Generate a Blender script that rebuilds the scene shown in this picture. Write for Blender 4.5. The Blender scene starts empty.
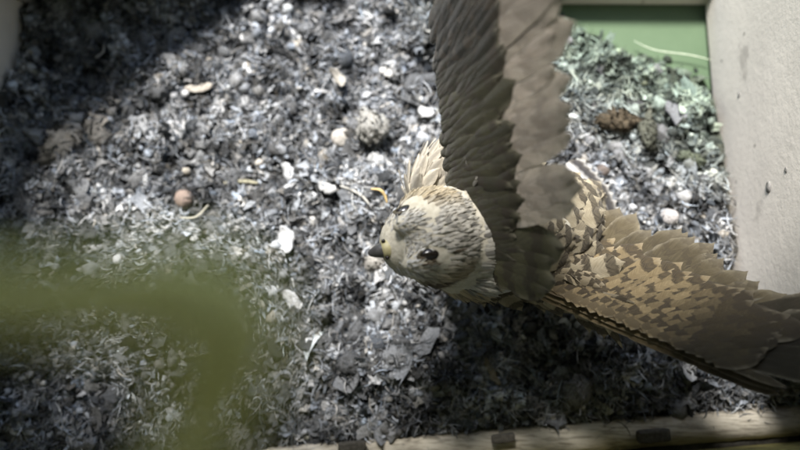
import bpy, bmesh, math, random
import numpy as np
from mathutils import Vector, Matrix, noise, Quaternion
from mathutils.bvhtree import BVHTree

random.seed(7)
rng = np.random.default_rng(11)
scene = bpy.context.scene
COL = scene.collection
R = math.radians

# ------------------------------------------------------------------ camera
FPX = 700.0                                   # focal length in pixels of an 800 px wide frame
CAM = Vector((0.0474, 0.0, 0.3886))
ROT = (Matrix.Rotation(0.0442, 3, 'Y') @ Matrix.Rotation(0.2276, 3, 'X') @ Matrix.Rotation(0.0274, 3, 'Z'))
cd = bpy.data.cameras.new('camera')
cd.sensor_width = 36.0
cd.lens = FPX / 800.0 * 36.0
cd.clip_start = 0.004
cd.clip_end = 2000.0
cd.dof.use_dof = True
cd.dof.focus_distance = 0.305
cd.dof.aperture_fstop = 4.8
cam = bpy.data.objects.new('camera', cd)
COL.objects.link(cam)
cam.matrix_world = Matrix.Translation(CAM) @ ROT.to_4x4()
scene.camera = cam

# ------------------------------------------------------------------ sky, sun, exposure
SUN_EL, SUN_AZ = R(59), R(-17)                 # azimuth from +Y (the open front) towards +X
world = bpy.data.worlds.new('World')
scene.world = world
world.use_nodes = True
wn = world.node_tree
wn.nodes.clear()
sky = wn.nodes.new('ShaderNodeTexSky')
sky.sky_type = 'NISHITA'
sky.sun_disc = False
sky.sun_elevation = SUN_EL
sky.sun_rotation = SUN_AZ
bg = wn.nodes.new('ShaderNodeBackground')
bg.inputs['Strength'].default_value = 0.09
wo = wn.nodes.new('ShaderNodeOutputWorld')
wn.links.new(sky.outputs[0], bg.inputs['Color'])
wn.links.new(bg.outputs[0], wo.inputs['Surface'])

sl = bpy.data.lights.new('sun', 'SUN')
sl.energy = 3.8
sl.angle = R(13)
sl.color = (1.0, 0.985, 0.96)
sun = bpy.data.objects.new('sun', sl)
COL.objects.link(sun)
to_sun = Vector((math.sin(SUN_AZ) * math.cos(SUN_EL), math.cos(SUN_AZ) * math.cos(SUN_EL), math.sin(SUN_EL)))
sun.rotation_euler = to_sun.to_track_quat('Z', 'Y').to_euler()
sun.location = to_sun * 5

scene.view_settings.view_transform = 'Standard'
scene.view_settings.look = 'None'
scene.view_settings.gamma = 1.0
scene.view_settings.use_curve_mapping = False
scene.view_settings.exposure = 1.65

# ------------------------------------------------------------------ helpers
def P(px, py, z):
    """the point of height z that the photograph shows at (px, py)"""
    d = ROT @ Vector((px - 400.0, 225.0 - py, -FPX))
    return CAM + d * ((z - CAM.z) / d.z)

def link(o, parent=None):
    COL.objects.link(o)
    if parent is not None:
        o.parent = parent
    return o

def tag(o, label=None, cat=None, group=None, kind=None):
    if label: o['label'] = label
    if cat: o['category'] = cat
    if group: o['group'] = group
    if kind: o['kind'] = kind
    return o

def empty(name, loc=(0, 0, 0), parent=None):
    o = bpy.data.objects.new(name, None)
    o.empty_display_size = 0.01
    o.location = loc
    return link(o, parent)

def mesh_obj(name, me, mat, parent=None, smooth=True):
    if mat is not None and not me.materials:
        me.materials.append(mat)
    if smooth:
        me.polygons.foreach_set('use_smooth', np.ones(len(me.polygons), dtype=bool))
    return link(bpy.data.objects.new(name, me), parent)

def bm_obj(name, bm, mat, parent=None, smooth=False):
    me = bpy.data.meshes.new(name)
    bm.to_mesh(me); bm.free()
    return mesh_obj(name, me, mat, parent, smooth)

def arrays_mesh(name, verts, faces, col=None, extra=None, uv=None):
    """verts (n,3), faces (m,k) with k = 3 or 4"""
    me = bpy.data.meshes.new(name)
    verts = np.ascontiguousarray(verts, dtype=np.float32)
    faces = np.ascontiguousarray(faces, dtype=np.int32)
    n, (m, k) = len(verts), faces.shape
    me.vertices.add(n); me.vertices.foreach_set('co', verts.ravel())
    me.loops.add(m * k); me.loops.foreach_set('vertex_index', faces.ravel())
    me.polygons.add(m)
    me.polygons.foreach_set('loop_start', np.arange(0, m * k, k, dtype=np.int32))
    me.polygons.foreach_set('loop_total', np.full(m, k, dtype=np.int32))
    me.update(calc_edges=True)
    if col is not None:
        a = me.color_attributes.new('tint', 'FLOAT_COLOR', 'POINT')
        a.data.foreach_set('color', np.concatenate([col, np.ones((n, 1))], 1).astype(np.float32).ravel())
    if extra is not None:
        a = me.color_attributes.new('pattern', 'FLOAT_COLOR', 'POINT')
        a.data.foreach_set('color', np.concatenate([extra, np.ones((n, 1))], 1).astype(np.float32).ravel())
    if uv is not None:
        l = me.uv_layers.new(name='UVMap')
        l.data.foreach_set('uv', uv[faces.ravel()].astype(np.float32).ravel())
    return me

def box_bm(bm, c, s, rot=None, bevel=0.0):
    r = bmesh.ops.create_cube(bm, size=1.0)
    M = Matrix.Translation(c) @ (rot.to_4x4() if rot else Matrix.Identity(4)) @ Matrix.Diagonal((*s, 1))
    bmesh.ops.transform(bm, matrix=M, verts=r['verts'])
    if bevel:
        es = list({e for v in r['verts'] for e in v.link_edges})
        bmesh.ops.bevel(bm, geom=es, offset=bevel, segments=2, affect='EDGES', profile=0.6)

def board(name, c, s, mat, parent, rot=None, bevel=0.0015):
    bm = bmesh.new()
    box_bm(bm, c, s, rot, bevel)
    return bm_obj(name, bm, mat, parent)

def tube_bm(bm, pts, rads, seg=8, flat=1.0, up=Vector((0, 0, 1))):
    """lofted tube through pts; flat < 1 squashes it along its local normal"""
    rings = []
    for i, p in enumerate(pts):
        t = (pts[min(i + 1, len(pts) - 1)] - pts[max(i - 1, 0)]).normalized()
        a = t.cross(up)
        a = a.normalized() if a.length > 1e-6 else Vector((1, 0, 0))
        b = a.cross(t).normalized()
        rings.append([bm.verts.new(p + a * rads[i] * math.cos(2 * math.pi * k / seg) + b * rads[i] * flat * math.sin(2 * math.pi * k / seg)) for k in range(seg)])
    for i in range(len(rings) - 1):
        for k in range(seg):
            bm.faces.new((rings[i][k], rings[i][(k + 1) % seg], rings[i + 1][(k + 1) % seg], rings[i + 1][k]))
    bm.faces.new(rings[0][::-1]); bm.faces.new(rings[-1])

def bez(pts, n):
    """smooth curve through pts (Catmull-Rom)"""
    out = []
    q = [pts[0]] + list(pts) + [pts[-1]]
    m = len(pts) - 1
    for i in range(n):
        f = i / (n - 1) * m
        k = min(int(f), m - 1); t = f - k
        p0, p1, p2, p3 = q[k], q[k + 1], q[k + 2], q[k + 3]
        out.append(0.5 * ((2 * p1) + (p2 - p0) * t + (2 * p0 - 5 * p1 + 4 * p2 - p3) * t * t + (3 * p1 - p0 - 3 * p2 + p3) * t * t * t))
    return out

# ------------------------------------------------------------------ materials
class NT:
    def __init__(s, name):
        s.m = bpy.data.materials.new(name); s.m.use_nodes = True
        s.t = s.m.node_tree; s.t.nodes.clear()
        s.out = s.t.nodes.new('ShaderNodeOutputMaterial')
    def n(s, typ, **kw):
        nd = s.t.nodes.new(typ)
        for k, v in kw.items():
            if k.startswith('_'): setattr(nd, k[1:], v)
            else: s.set(nd.inputs[k.replace('__', ' ')], v)
        return nd
    def set(s, inp, v):
        if isinstance(v, bpy.types.NodeSocket): s.t.links.new(v, inp)
        else: inp.default_value = v
    def math(s, op, a, b=None, c=None, clamp=False):
        nd = s.t.nodes.new('ShaderNodeMath'); nd.operation = op; nd.use_clamp = clamp
        for i, v in enumerate((a, b, c)):
            if v is not None: s.set(nd.inputs[i], v)
        return nd.outputs[0]
    def mix(s, f, a, b, mode='MIX'):
        nd = s.t.nodes.new('ShaderNodeMix'); nd.data_type = 'RGBA'; nd.blend_type = mode
        s.set(nd.inputs[0], f); s.set(nd.inputs[6], a); s.set(nd.inputs[7], b)
        return nd.outputs[2]
    def ramp(s, f, stops):
        nd = s.t.nodes.new('ShaderNodeValToRGB')
        e = nd.color_ramp.elements
        while len(e) < len(stops): e.new(0.5)
        for i, (p, c) in enumerate(stops):
            e[i].position = p; e[i].color = c if len(c) == 4 else (*c, 1)
        s.set(nd.inputs[0], f)
        return nd.outputs[0]
    def noise(s, vec, scale, detail=4, rough=0.55):
        nd = s.n('ShaderNodeTexNoise', Scale=scale, Detail=detail, Roughness=rough)
        if vec is not None: s.set(nd.inputs['Vector'], vec)
        return nd.outputs['Fac']
    def rng(s, f, a, b, c=0.0, d=1.0):
        nd = s.n('ShaderNodeMapRange'); nd.interpolation_type = 'SMOOTHSTEP'
        for i, v in enumerate((f, a, b, c, d)): s.set(nd.inputs[i], v)
        return nd.outputs[0]

def rgb(r, g, b): return (r, g, b, 1.0)

def wall_material(name, base, dark, stain, scale=1.0, speck=0.5, grain=None):
    """matt painted board with blotches, specks and fine relief"""
    t = NT(name)
    pos = t.n('ShaderNodeNewGeometry').outputs['Position']
    big = t.noise(pos, 11 * scale, 5, 0.6)
    c = t.mix(t.rng(big, 0.35, 0.68), base, dark)
    if grain is not None:
        mp = t.n('ShaderNodeMapping'); t.set(mp.inputs['Vector'], pos); mp.inputs['Scale'].default_value = grain
        g = t.noise(mp.outputs[0], 60, 4, 0.6)
        c = t.mix(t.rng(g, 0.42, 0.66, 0, 0.55), c, stain)
    fine = t.noise(pos, 240 * scale, 3, 0.7)
    c = t.mix(t.rng(fine, 0.45, 0.75, 0, 0.2), c, dark)
    sp = t.noise(pos, 95, 2, 0.4)
    c = t.mix(t.rng(sp, 0.70, 0.76, 0, speck), c, stain)
    sm = t.noise(pos, 38, 3, 0.5)
    c = t.mix(t.rng(sm, 0.64, 0.74, 0, speck * 0.6), c, stain)
    b = t.n('ShaderNodeBsdfPrincipled', Roughness=0.85)
    t.set(b.inputs['Base Color'], c)
    b.inputs['Specular IOR Level'].default_value = 0.2
    bp = t.n('ShaderNodeBump', Strength=0.14, Distance=0.0015)
    t.set(bp.inputs['Height'], t.math('ADD', fine, t.math('MULTIPLY', big, 1.5)))
    t.set(b.inputs['Normal'], bp.outputs[0])
    t.t.links.new(b.outputs[0], t.out.inputs['Surface'])
    return t.m

def simple_material(name, c1, c2, scale=300, rough=0.8, bump=0.3, spec=0.2, dist=0.0008, trans=0.0):
    t = NT(name)
    co = t.n('ShaderNodeTexCoord').outputs['Object']
    f = t.noise(co, scale, 5, 0.6)
    col = t.mix(t.rng(f, 0.32, 0.7), c1, c2)
    b = t.n('ShaderNodeBsdfPrincipled', Roughness=rough)
    b.inputs['Specular IOR Level'].default_value = spec
    t.set(b.inputs['Base Color'], col)
    bp = t.n('ShaderNodeBump', Strength=bump, Distance=dist)
    t.set(bp.inputs['Height'], f); t.set(b.inputs['Normal'], bp.outputs[0])
    sh = b.outputs[0]
    if trans:
        tr = t.n('ShaderNodeBsdfTranslucent'); t.set(tr.inputs['Color'], col)
        mx = t.n('ShaderNodeMixShader', Fac=trans)
        t.t.links.new(sh, mx.inputs[1]); t.t.links.new(tr.outputs[0], mx.inputs[2]); sh = mx.outputs[0]
    t.t.links.new(sh, t.out.inputs['Surface'])
    return t.m

def litter_material(name, rough=1.0, trans=0.12):
    t = NT(name)
    att = t.n('ShaderNodeVertexColor', _layer_name='tint').outputs[0]
    pos = t.n('ShaderNodeNewGeometry').outputs['Position']
    f = t.noise(pos, 700, 4, 0.65)
    col = t.mix(1.0, att, t.ramp(f, [(0.3, (0.55, 0.54, 0.5)), (0.5, (1, 1, 1)), (0.72, (1.3, 1.3, 1.32))]), 'MULTIPLY')
    b = t.n('ShaderNodeBsdfPrincipled', Roughness=rough)
    b.inputs['Specular IOR Level'].default_value = 0.04
    t.set(b.inputs['Base Color'], col)
    bp = t.n('ShaderNodeBump', Strength=0.6, Distance=0.0007)
    t.set(bp.inputs['Height'], t.noise(pos, 900, 3, 0.7)); t.set(b.inputs['Normal'], bp.outputs[0])
    tr = t.n('ShaderNodeBsdfTranslucent'); t.set(tr.inputs['Color'], col)
    mx = t.n('ShaderNodeMixShader', Fac=trans)
    t.t.links.new(b.outputs[0], mx.inputs[1]); t.t.links.new(tr.outputs[0], mx.inputs[2])
    t.t.links.new(mx.outputs[0], t.out.inputs['Surface'])
    return t.m

def feather_material(name):
    """colour from the feather's own tint; pattern.r = shaft streak, .g = cross bars, .b = bars per feather / 10"""
    t = NT(name)
    tint = t.n('ShaderNodeVertexColor', _layer_name='tint').outputs[0]
    pat = t.n('ShaderNodeSeparateColor'); t.set(pat.inputs[0], t.n('ShaderNodeVertexColor', _layer_name='pattern').outputs[0])
    uv = t.n('ShaderNodeSeparateXYZ'); t.set(uv.inputs[0], t.n('ShaderNodeUVMap', _uv_map='UVMap').outputs[0])
    u = t.math('ABSOLUTE', t.math('MULTIPLY_ADD', uv.outputs[0], 2.0, -1.0))
    v = uv.outputs[1]
    pos = t.n('ShaderNodeNewGeometry').outputs['Position']
    nz = t.noise(pos, 420, 3, 0.6)
    streak = t.math('MULTIPLY', t.rng(t.math('ADD', u, t.math('MULTIPLY_ADD', nz, 0.4, -0.2)), 0.62, 0.18), t.rng(v, 0.25, 0.55))
    streak = t.math('MULTIPLY', streak, pat.outputs[0])
    ph = t.math('ADD', t.math('ADD', t.math('SUBTRACT', v, 0.72), t.math('MULTIPLY', u, -0.10)), t.math('MULTIPLY_ADD', nz, 0.20, -0.10))
    bars = t.math('SINE', t.math('MULTIPLY_ADD', t.math('MULTIPLY', ph, t.math('MULTIPLY', pat.outputs[2], 10.0)), 6.2832, 1.5708))
    bars = t.math('MULTIPLY', t.rng(bars, -0.05, 0.5), pat.outputs[1])
    dark = t.math('MAXIMUM', streak, bars, clamp=True)
    barb = t.n('ShaderNodeTexWave', Scale=1.0, Distortion=0.6)
    barb.inputs['Detail'].default_value = 2
    cb = t.n('ShaderNodeCombineXYZ')
    t.set(cb.inputs[0], t.math('MULTIPLY_ADD', v, 26.0, t.math('MULTIPLY', u, -9.0)))
    t.set(barb.inputs['Vector'], cb.outputs[0])
    c = t.mix(t.math('MULTIPLY', barb.outputs['Fac'], 0.28), tint, t.mix(1.0, tint, rgb(0.45, 0.42, 0.38), 'MULTIPLY'))
    cb2 = t.n('ShaderNodeCombineXYZ')
    t.set(cb2.inputs[0], t.math('MULTIPLY_ADD', v, 34.0, t.math('MULTIPLY', u, -12.0))); t.set(cb2.inputs[1], t.math('MULTIPLY', uv.outputs[0], 3.0))
    t.set(cb2.inputs[2], t.n('ShaderNodeObjectInfo').outputs['Random'])
    fib = t.noise(cb2.outputs[0], 1.0, 3, 0.7)
    c = t.mix(t.rng(fib, 0.35, 0.68, 0, 0.6), c, t.mix(1.0, tint, rgb(0.38, 0.35, 0.31), 'MULTIPLY'))
    fr = t.math('MAXIMUM', t.rng(u, 0.62, 1.0), t.rng(v, 0.80, 1.0))
    c = t.mix(t.math('MULTIPLY', fr, 0.45), c, t.mix(0.5, tint, rgb(0.55, 0.48, 0.36)))
    c = t.mix(t.rng(nz, 0.35, 0.7, 0, 0.35), c, t.mix(1.0, tint, rgb(0.6, 0.55, 0.48), 'MULTIPLY'))
    c = t.mix(t.math('MULTIPLY', dark, t.rng(fib, 0.75, 0.3, 0.6, 1.0)), c, rgb(0.040, 0.030, 0.019))
    b = t.n('ShaderNodeBsdfPrincipled', Roughness=0.75)
    b.inputs['Specular IOR Level'].default_value = 0.2
    b.inputs['Sheen Weight'].default_value = 0.1
    t.set(b.inputs['Base Color'], c)
    bp = t.n('ShaderNodeBump', Strength=0.4, Distance=0.0004)
    t.set(bp.inputs['Height'], barb.outputs['Fac']); t.set(b.inputs['Normal'], bp.outputs[0])
    tr = t.n('ShaderNodeBsdfTranslucent'); t.set(tr.inputs['Color'], c)
    mx = t.n('ShaderNodeMixShader', Fac=0.18)
    t.t.links.new(b.outputs[0], mx.inputs[1]); t.t.links.new(tr.outputs[0], mx.inputs[2])
    t.t.links.new(mx.outputs[0], t.out.inputs['Surface'])
    return t.m

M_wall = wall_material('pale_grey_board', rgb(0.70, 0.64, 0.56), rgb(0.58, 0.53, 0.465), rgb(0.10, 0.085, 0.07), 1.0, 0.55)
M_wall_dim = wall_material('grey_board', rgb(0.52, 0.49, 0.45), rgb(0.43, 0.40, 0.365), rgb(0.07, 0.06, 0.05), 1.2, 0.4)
M_green = wall_material('green_board', rgb(0.092, 0.132, 0.076), rgb(0.072, 0.108, 0.06), rgb(0.06, 0.10, 0.05), 0.8, 0.15)  # mottled green floor board
M_batten = wall_material('dusty_batten', rgb(0.62, 0.57, 0.47), rgb(0.45, 0.40, 0.31), rgb(0.07, 0.055, 0.035), 1.6, 0.7, (1.5, 12, 12))
M_olive = wall_material('olive_board', rgb(0.36, 0.32, 0.12), rgb(0.27, 0.235, 0.085), rgb(0.06, 0.05, 0.02), 1.6, 0.5, (1.5, 12, 12))
M_litter = litter_material('litter')
M_feather = feather_material('feather')

# ------------------------------------------------------------------ outside ground
bm = bmesh.new()
N = 48
rings = [0.0, 2, 5, 12, 40, 150, 600, 1500]
vr = []
for r in rings:
    vr.append([bm.verts.new((r * math.cos(2 * math.pi * k / N), r * math.sin(2 * math.pi * k / N), -3.5 + 0.05 * noise.noise(Vector((r, k, 0))))) for k in range(N)] if r else [bm.verts.new((0, 0, -3.5))])
for k in range(N): bm.faces.new((vr[0][0], vr[1][k], vr[1][(k + 1) % N]))
for i in range(1, len(rings) - 1):
    for k in range(N): bm.faces.new((vr[i][k], vr[i + 1][k], vr[i + 1][(k + 1) % N], vr[i][(k + 1) % N]))
tag(bm_obj('ground', bm, simple_material('meadow', rgb(0.05, 0.09, 0.025), rgb(0.08, 0.12, 0.04), 3, 0.95, 0.4, 0.1, 0.03)), kind='structure')

# ------------------------------------------------------------------ nest box
XL, XR, YB, YF, ZT = -0.202, 0.210, -0.072, 0.230, 0.430
T = 0.018
nest = empty('nest_box', (0, 0, -0.02))
tag(nest, 'open fronted grey board nest box around the bird and its litter', 'nest box')
nest_inv = Matrix.Translation((0, 0, 0.02))
def nb(name, c, s, mat, rot=None, bevel=0.0015):
    return board(name, Vector(c) + Vector((0, 0, 0.02)), s, mat, nest, rot, bevel)
W = XR - XL
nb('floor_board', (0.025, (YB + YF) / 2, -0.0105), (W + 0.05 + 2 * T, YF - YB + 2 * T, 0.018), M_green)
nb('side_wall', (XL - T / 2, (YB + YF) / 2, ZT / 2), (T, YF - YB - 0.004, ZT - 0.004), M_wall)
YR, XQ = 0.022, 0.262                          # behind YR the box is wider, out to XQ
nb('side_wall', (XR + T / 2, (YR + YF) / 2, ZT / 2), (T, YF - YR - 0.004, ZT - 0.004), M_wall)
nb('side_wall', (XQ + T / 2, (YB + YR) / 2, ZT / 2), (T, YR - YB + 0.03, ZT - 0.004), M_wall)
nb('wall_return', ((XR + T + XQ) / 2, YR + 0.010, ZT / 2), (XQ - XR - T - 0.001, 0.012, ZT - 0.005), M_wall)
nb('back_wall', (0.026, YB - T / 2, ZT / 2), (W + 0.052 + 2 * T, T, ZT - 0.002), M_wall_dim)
# unseen front board, its sloping top shaped to shade the far left corner
bm = bmesh.new()
outl = [(XL - T, 0.0), (XL + 0.13 + T, 0.0), (XL + 0.13 + T, 0.022), (XL + 0.10, 0.085), (XL + 0.05, 0.16), (XL, 0.235), (XL - T, 0.255)]
lo = [bm.verts.new((x_, YF, z_ + 0.02)) for x_, z_ in outl]; hi = [bm.verts.new((x_, YF + T, z_ + 0.02)) for x_, z_ in outl]
bm.faces.new(lo); bm.faces.new(hi[::-1])
for i in range(len(outl)):
    j = (i + 1) % len(outl); bm.faces.new((lo[j], lo[i], hi[i], hi[j]))
bm_obj('front_shade_panel', bm, M_wall_dim, nest)
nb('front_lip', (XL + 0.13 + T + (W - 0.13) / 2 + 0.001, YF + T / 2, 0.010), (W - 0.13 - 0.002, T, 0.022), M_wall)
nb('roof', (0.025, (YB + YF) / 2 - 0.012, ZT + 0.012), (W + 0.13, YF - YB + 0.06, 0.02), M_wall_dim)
# corner strip on the left wall
bm = bmesh.new()
tube_bm(bm, [Vector((XL + 0.002, 0.222 + 0.002 * math.sin(k * 1.7), 0.02 + k * 0.02)) for k in range(20)], [0.0042 + 0.0008 * math.sin(k * 2.3) for k in range(20)], 8)
bm_obj('corner_strip', bm, M_wall_dim, nest, True)
# dusty batten along the back and the olive board behind it
a, b = P(225, 452, 0.012), P(830, 402, 0.012)
ang = math.atan2(b.y - a.y, b.x - a.x)
rot = Matrix.Rotation(ang, 3, 'Z')
t_dir = Vector((math.cos(ang), math.sin(ang), 0)); n_dir = Vector((math.sin(ang), -math.cos(ang), 0))
x0 = (XL + 0.004 - a.x) / t_dir.x; x1 = (XQ - 0.003 - a.x) / t_dir.x
bm = bmesh.new()
NS = 90
rows = []
prof = [(0.0, -0.006), (0.0, 0.006), (0.0012, 0.0095), (0.004, 0.0118), (0.0085, 0.0125), (0.0120, 0.0115), (0.0150, 0.008), (0.0162, 0.002), (0.0165, -0.004)]
for i in range(NS + 1):
    s = x0 + (x1 - x0) * i / NS
    rows.append([bm.verts.new(a + t_dir * s + n_dir * (o + 0.0007 * noise.noise(Vector((s * 90, o * 300, 1)))) + Vector((0, 0, -0.012 + 0.02 + h + 0.0006 * noise.noise(Vector((s * 120, o * 300, 7)))))) for (o, h) in prof])
for i in range(NS):
    for k in range(len(prof) - 1):
        bm.faces.new((rows[i][k], rows[i + 1][k], rows[i + 1][k + 1], rows[i][k + 1]))
batten = bm_obj('batten', bm, M_batten, nest, True)
board_c = a + t_dir * ((x0 + x1) / 2) + n_dir * (0.0175 + 0.006)
nb('olive_board', (board_c.x, board_c.y, 0.052), ((x1 - x0) - 0.006, 0.010, 0.10), M_olive, rot)
# the post that carries the box
tag(board('post', Vector((0, 0.08, -1.765)), (0.1, 0.1, 3.46), M_batten, None), 'square timber post under the nest box', 'post')

# ------------------------------------------------------------------ litter bed
def bare(x, y):
    """1 where the litter is full, 0 on the bare green corner"""
    d = (0.230 - (x - 0.10) * 0.50) - y
    d += 0.012 * noise.noise(Vector((x * 45, y * 45, 3)))
    return min(1.0, max(0.0, d / 0.035 + 0.25))

def hgt(x, y):
    v = Vector((x, y, 0))
    h = 0.010 + 0.008 * noise.noise(v * 14) + 0.0085 * noise.noise(v * 42 + Vector((5, 0, 0))) + 0.0055 * noise.noise(v * 100)
    h += 0.002 * max(0.0, 1 - (x - XL) / 0.05) + 0.004 * max(0, 1 - abs(y - 0.1) / 0.1)
    k = bare(x, y)
    h = h * k - 0.004 * (1 - k)
    edge = a.y + (x - a.x) * math.tan(ang)
    h = min(h, 0.006 + max(0.0, (y - edge)) * 0.35)
    return h

NX, NY = 214, 140
xs = np.linspace(XL - 0.002, XQ + 0.002, NX); ys = np.linspace(YB - 0.001, YF + 0.001, NY)
H = np.zeros((NY, NX)); K = np.zeros((NY, NX)); TN = np.zeros((NY, NX))
for j, y in enumerate(ys):
    for i, x in enumerate(xs):
        H[j, i] = hgt(x, y); K[j, i] = bare(x, y); q = Vector((x, y, 4))
        TN[j, i] = max(0.25, 1.0 + 0.7 * noise.noise(q * 30) + 1.1 * noise.noise(q * 75 + Vector((9, 0, 0))))
X, Y = np.meshgrid(xs, ys)
def sample(G, x, y):
    fx = np.clip((x - xs[0]) / (xs[-1] - xs[0]) * (NX - 1), 0, NX - 1.001); fy = np.clip((y - ys[0]) / (ys[-1] - ys[0]) * (NY - 1), 0, NY - 1.001)
    i = fx.astype(int); j = fy.astype(int); u = fx - i; w = fy - j
    return (G[j, i] * (1 - u) * (1 - w) + G[j, i + 1] * u * (1 - w) + G[j + 1, i] * (1 - u) * w + G[j + 1, i + 1] * u * w)

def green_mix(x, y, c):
    """varies the litter tone and paints greenish haze into it by the front corner"""
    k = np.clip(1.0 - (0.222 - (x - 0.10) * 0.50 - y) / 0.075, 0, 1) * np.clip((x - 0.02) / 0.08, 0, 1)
    c = np.clip(c * sample(TN, x, y)[:, None], 0, 0.62)          # noise makes patches paler or darker
    k = (k * 0.62)[:, None]  # strength of the green haze put into the litter colour
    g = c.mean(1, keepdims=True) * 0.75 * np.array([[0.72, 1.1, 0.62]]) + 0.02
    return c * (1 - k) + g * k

def tones(n, lo=0.0, hi=1.0):
    """greys of dusty, matted litter"""
    r = rng.random(n)
    g = np.where(r < 0.50, rng.uniform(0.04, 0.15, n), np.where(r < 0.80, rng.uniform(0.16, 0.34, n), rng.uniform(0.30, 0.50, n)))
    w = rng.normal(0, 0.05, n)
    return np.stack([g * (0.965 + w), g * (0.985 + 0.2 * w), g * (1.01 - w)], 1)

inside = lambda x, y: (x < XR) | (y < YR)
base_c = np.tile(np.array([[0.06, 0.056, 0.048]]), (NX * NY, 1)) * (0.7 + 0.6 * rng.random((NX * NY, 1)))
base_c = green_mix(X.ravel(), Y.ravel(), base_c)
idx = np.arange(NX * NY).reshape(NY, NX)
F4 = np.stack([idx[:-1, :-1].ravel(), idx[:-1, 1:].ravel(), idx[1:, 1:].ravel(), idx[1:, :-1].ravel()], 1)
fm = F4[:, 0]; F4 = F4[inside(X.ravel()[fm] - 0.004, Y.ravel()[fm])]
bed = mesh_obj('litter_bed', arrays_mesh('litter_bed', np.stack([X.ravel(), Y.ravel(), H.ravel()], 1), F4, base_c), M_litter)
tag(bed, 'grey matted nest litter of pellets and chips covering the floor', kind='structure')

def rand_rot(n, tilt):
    """rotation matrices: random heading, tilted by about tilt radians"""
    az = rng.uniform(0, 2 * np.pi, n); tx = rng.normal(0, tilt, n); ty = rng.normal(0, tilt, n)
    c, s = np.cos(az), np.sin(az); z = np.zeros(n); o = np.ones(n)
    Rz = np.stack([np.stack([c, -s, z], 1), np.stack([s, c, z], 1), np.stack([z, z, o], 1)], 1)
    c, s = np.cos(tx), np.sin(tx)
    Rx = np.stack([np.stack([o, z, z], 1), np.stack([z, c, -s], 1), np.stack([z, s, c], 1)], 1)
    c, s = np.cos(ty), np.sin(ty)
    Ry = np.stack([np.stack([c, z, s], 1), np.stack([z, o, z], 1), np.stack([-s, z, c], 1)], 1)
    return Rz @ Ry @ Rx

def spots(n, keep_edge=0.004, thin=True, clump=0.0):
    x = rng.uniform(XL + keep_edge, XQ - keep_edge, n); y = rng.uniform(YB + keep_edge, YF - keep_edge, n)
    edge = a.y + (x - a.x) * math.tan(ang)
    ok = (y > edge + 0.002) & inside(x + keep_edge, y + keep_edge)
    if thin: ok &= sample(K, x, y) > rng.random(n) * 0.95
    return x[ok], y[ok]

def flake_local(n, ln, wd, curl):
    """(n,16,3) bent irregular flakes, 4 x 4 points"""
    g = np.linspace(-0.5, 0.5, 4)
    U, V = np.meshgrid(g, g); U = U.ravel(); V = V.ravel()
    u = U[None] * np.ones((n, 1)); v = V[None] * np.ones((n, 1))
    u = u + rng.normal(0, 0.10, (n, 16)); v = v * (1 - 0.5 * np.abs(2 * u) ** 1.5 * rng.random((n, 1))) + rng.normal(0, 0.10, (n, 16))
    x = u * ln[:, None]; y = v * wd[:, None]
    th = u * curl[:, None]
    r = ln / np.where(np.abs(curl) < 0.05, 0.05, curl)
    X = np.sin(th) * r[:, None]; Z = (1 - np.cos(th)) * r[:, None]
    tw = rng.normal(0, 0.5, (n, 1)) * u
    return np.stack([X, y * np.cos(tw), Z + y * np.sin(tw) + rng.normal(0, 0.06, (n, 16)) * wd[:, None]], 2)
i4 = np.arange(16).reshape(4, 4)
FLAKE_F = np.stack([i4[:-1, :-1].ravel(), i4[:-1, 1:].ravel(), i4[1:, 1:].ravel(), i4[1:, :-1].ravel()], 1)

def place(local, x, y, z, tilt):
    n = len(x)
    return np.einsum('nij,nkj->nki', rand_rot(n, tilt), local) + np.stack([x, y, z], 1)[:, None, :]

def joined(name, V, F, C, parent, kind='stuff'):
    n, k, _ = V.shape
    faces = (F[None] + (np.arange(n) * k)[:, None, None]).reshape(-1, F.shape[1])
    o = mesh_obj(name, arrays_mesh(name, V.reshape(-1, 3), faces, np.repeat(C, k, 0)), M_litter, parent, smooth=True)
    if kind: o['kind'] = kind
    return o

# flakes
x, y = spots(46000)
n = len(x)
ln = rng.gamma(2.6, 0.0016, n) + 0.0015; wd = ln * rng.uniform(0.2, 0.65, n)
V = place(flake_local(n, ln, wd, rng.normal(0, 2.2, n)), x, y, sample(H, x, y) + rng.uniform(-0.001, 0.004, n), 0.55)
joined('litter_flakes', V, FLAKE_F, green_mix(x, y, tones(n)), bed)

# fibres, in loose tufts
cx, cy = spots(2200)
k = rng.integers(0, len(cx), 36000)
x = np.clip(cx[k] + rng.normal(0, 0.004, len(k)), XL + .004, XQ - .004); y = np.clip(cy[k] + rng.normal(0, 0.004, len(k)), YB + .004, YF - .004)
ok = (sample(K, x, y) > 0.3) & inside(x + .003, y + .003); x, y, k = x[ok], y[ok], k[ok]
n = len(x)
S = 7
tt = np.linspace(-0.5, 0.5, S)[None] * np.ones((n, 1))
ln = rng.uniform(0.004, 0.014, n); cu = rng.normal(0, 2.2, n); cu = np.where(np.abs(cu) < 0.1, 0.1, cu)
r = (ln / cu)[:, None]
cx_ = np.sin(tt * cu[:, None]) * r; cy_ = (1 - np.cos(tt * cu[:, None])) * r
wid = (rng.uniform(0.00010, 0.00032, n))[:, None] * (1 - (2 * tt) ** 2 * 0.7)
cz_ = rng.normal(0, 0.12, (n, 1)) * tt * ln[:, None] * 2
V = np.stack([np.stack([cx_, cy_ - wid, cz_], 2), np.stack([cx_, cy_ + wid, cz_ + wid], 2)], 2).reshape(n, 2 * S, 3)
q = np.arange(S - 1) * 2
FIB_F = np.stack([q, q + 2, q + 3, q + 1], 1)
V = place(V, x, y, sample(H, x, y) + rng.uniform(0.001, 0.0065, n), 0.45)
joined('litter_fibres', V, FIB_F, green_mix(x, y, tones(n) * 1.1), bed)

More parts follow.
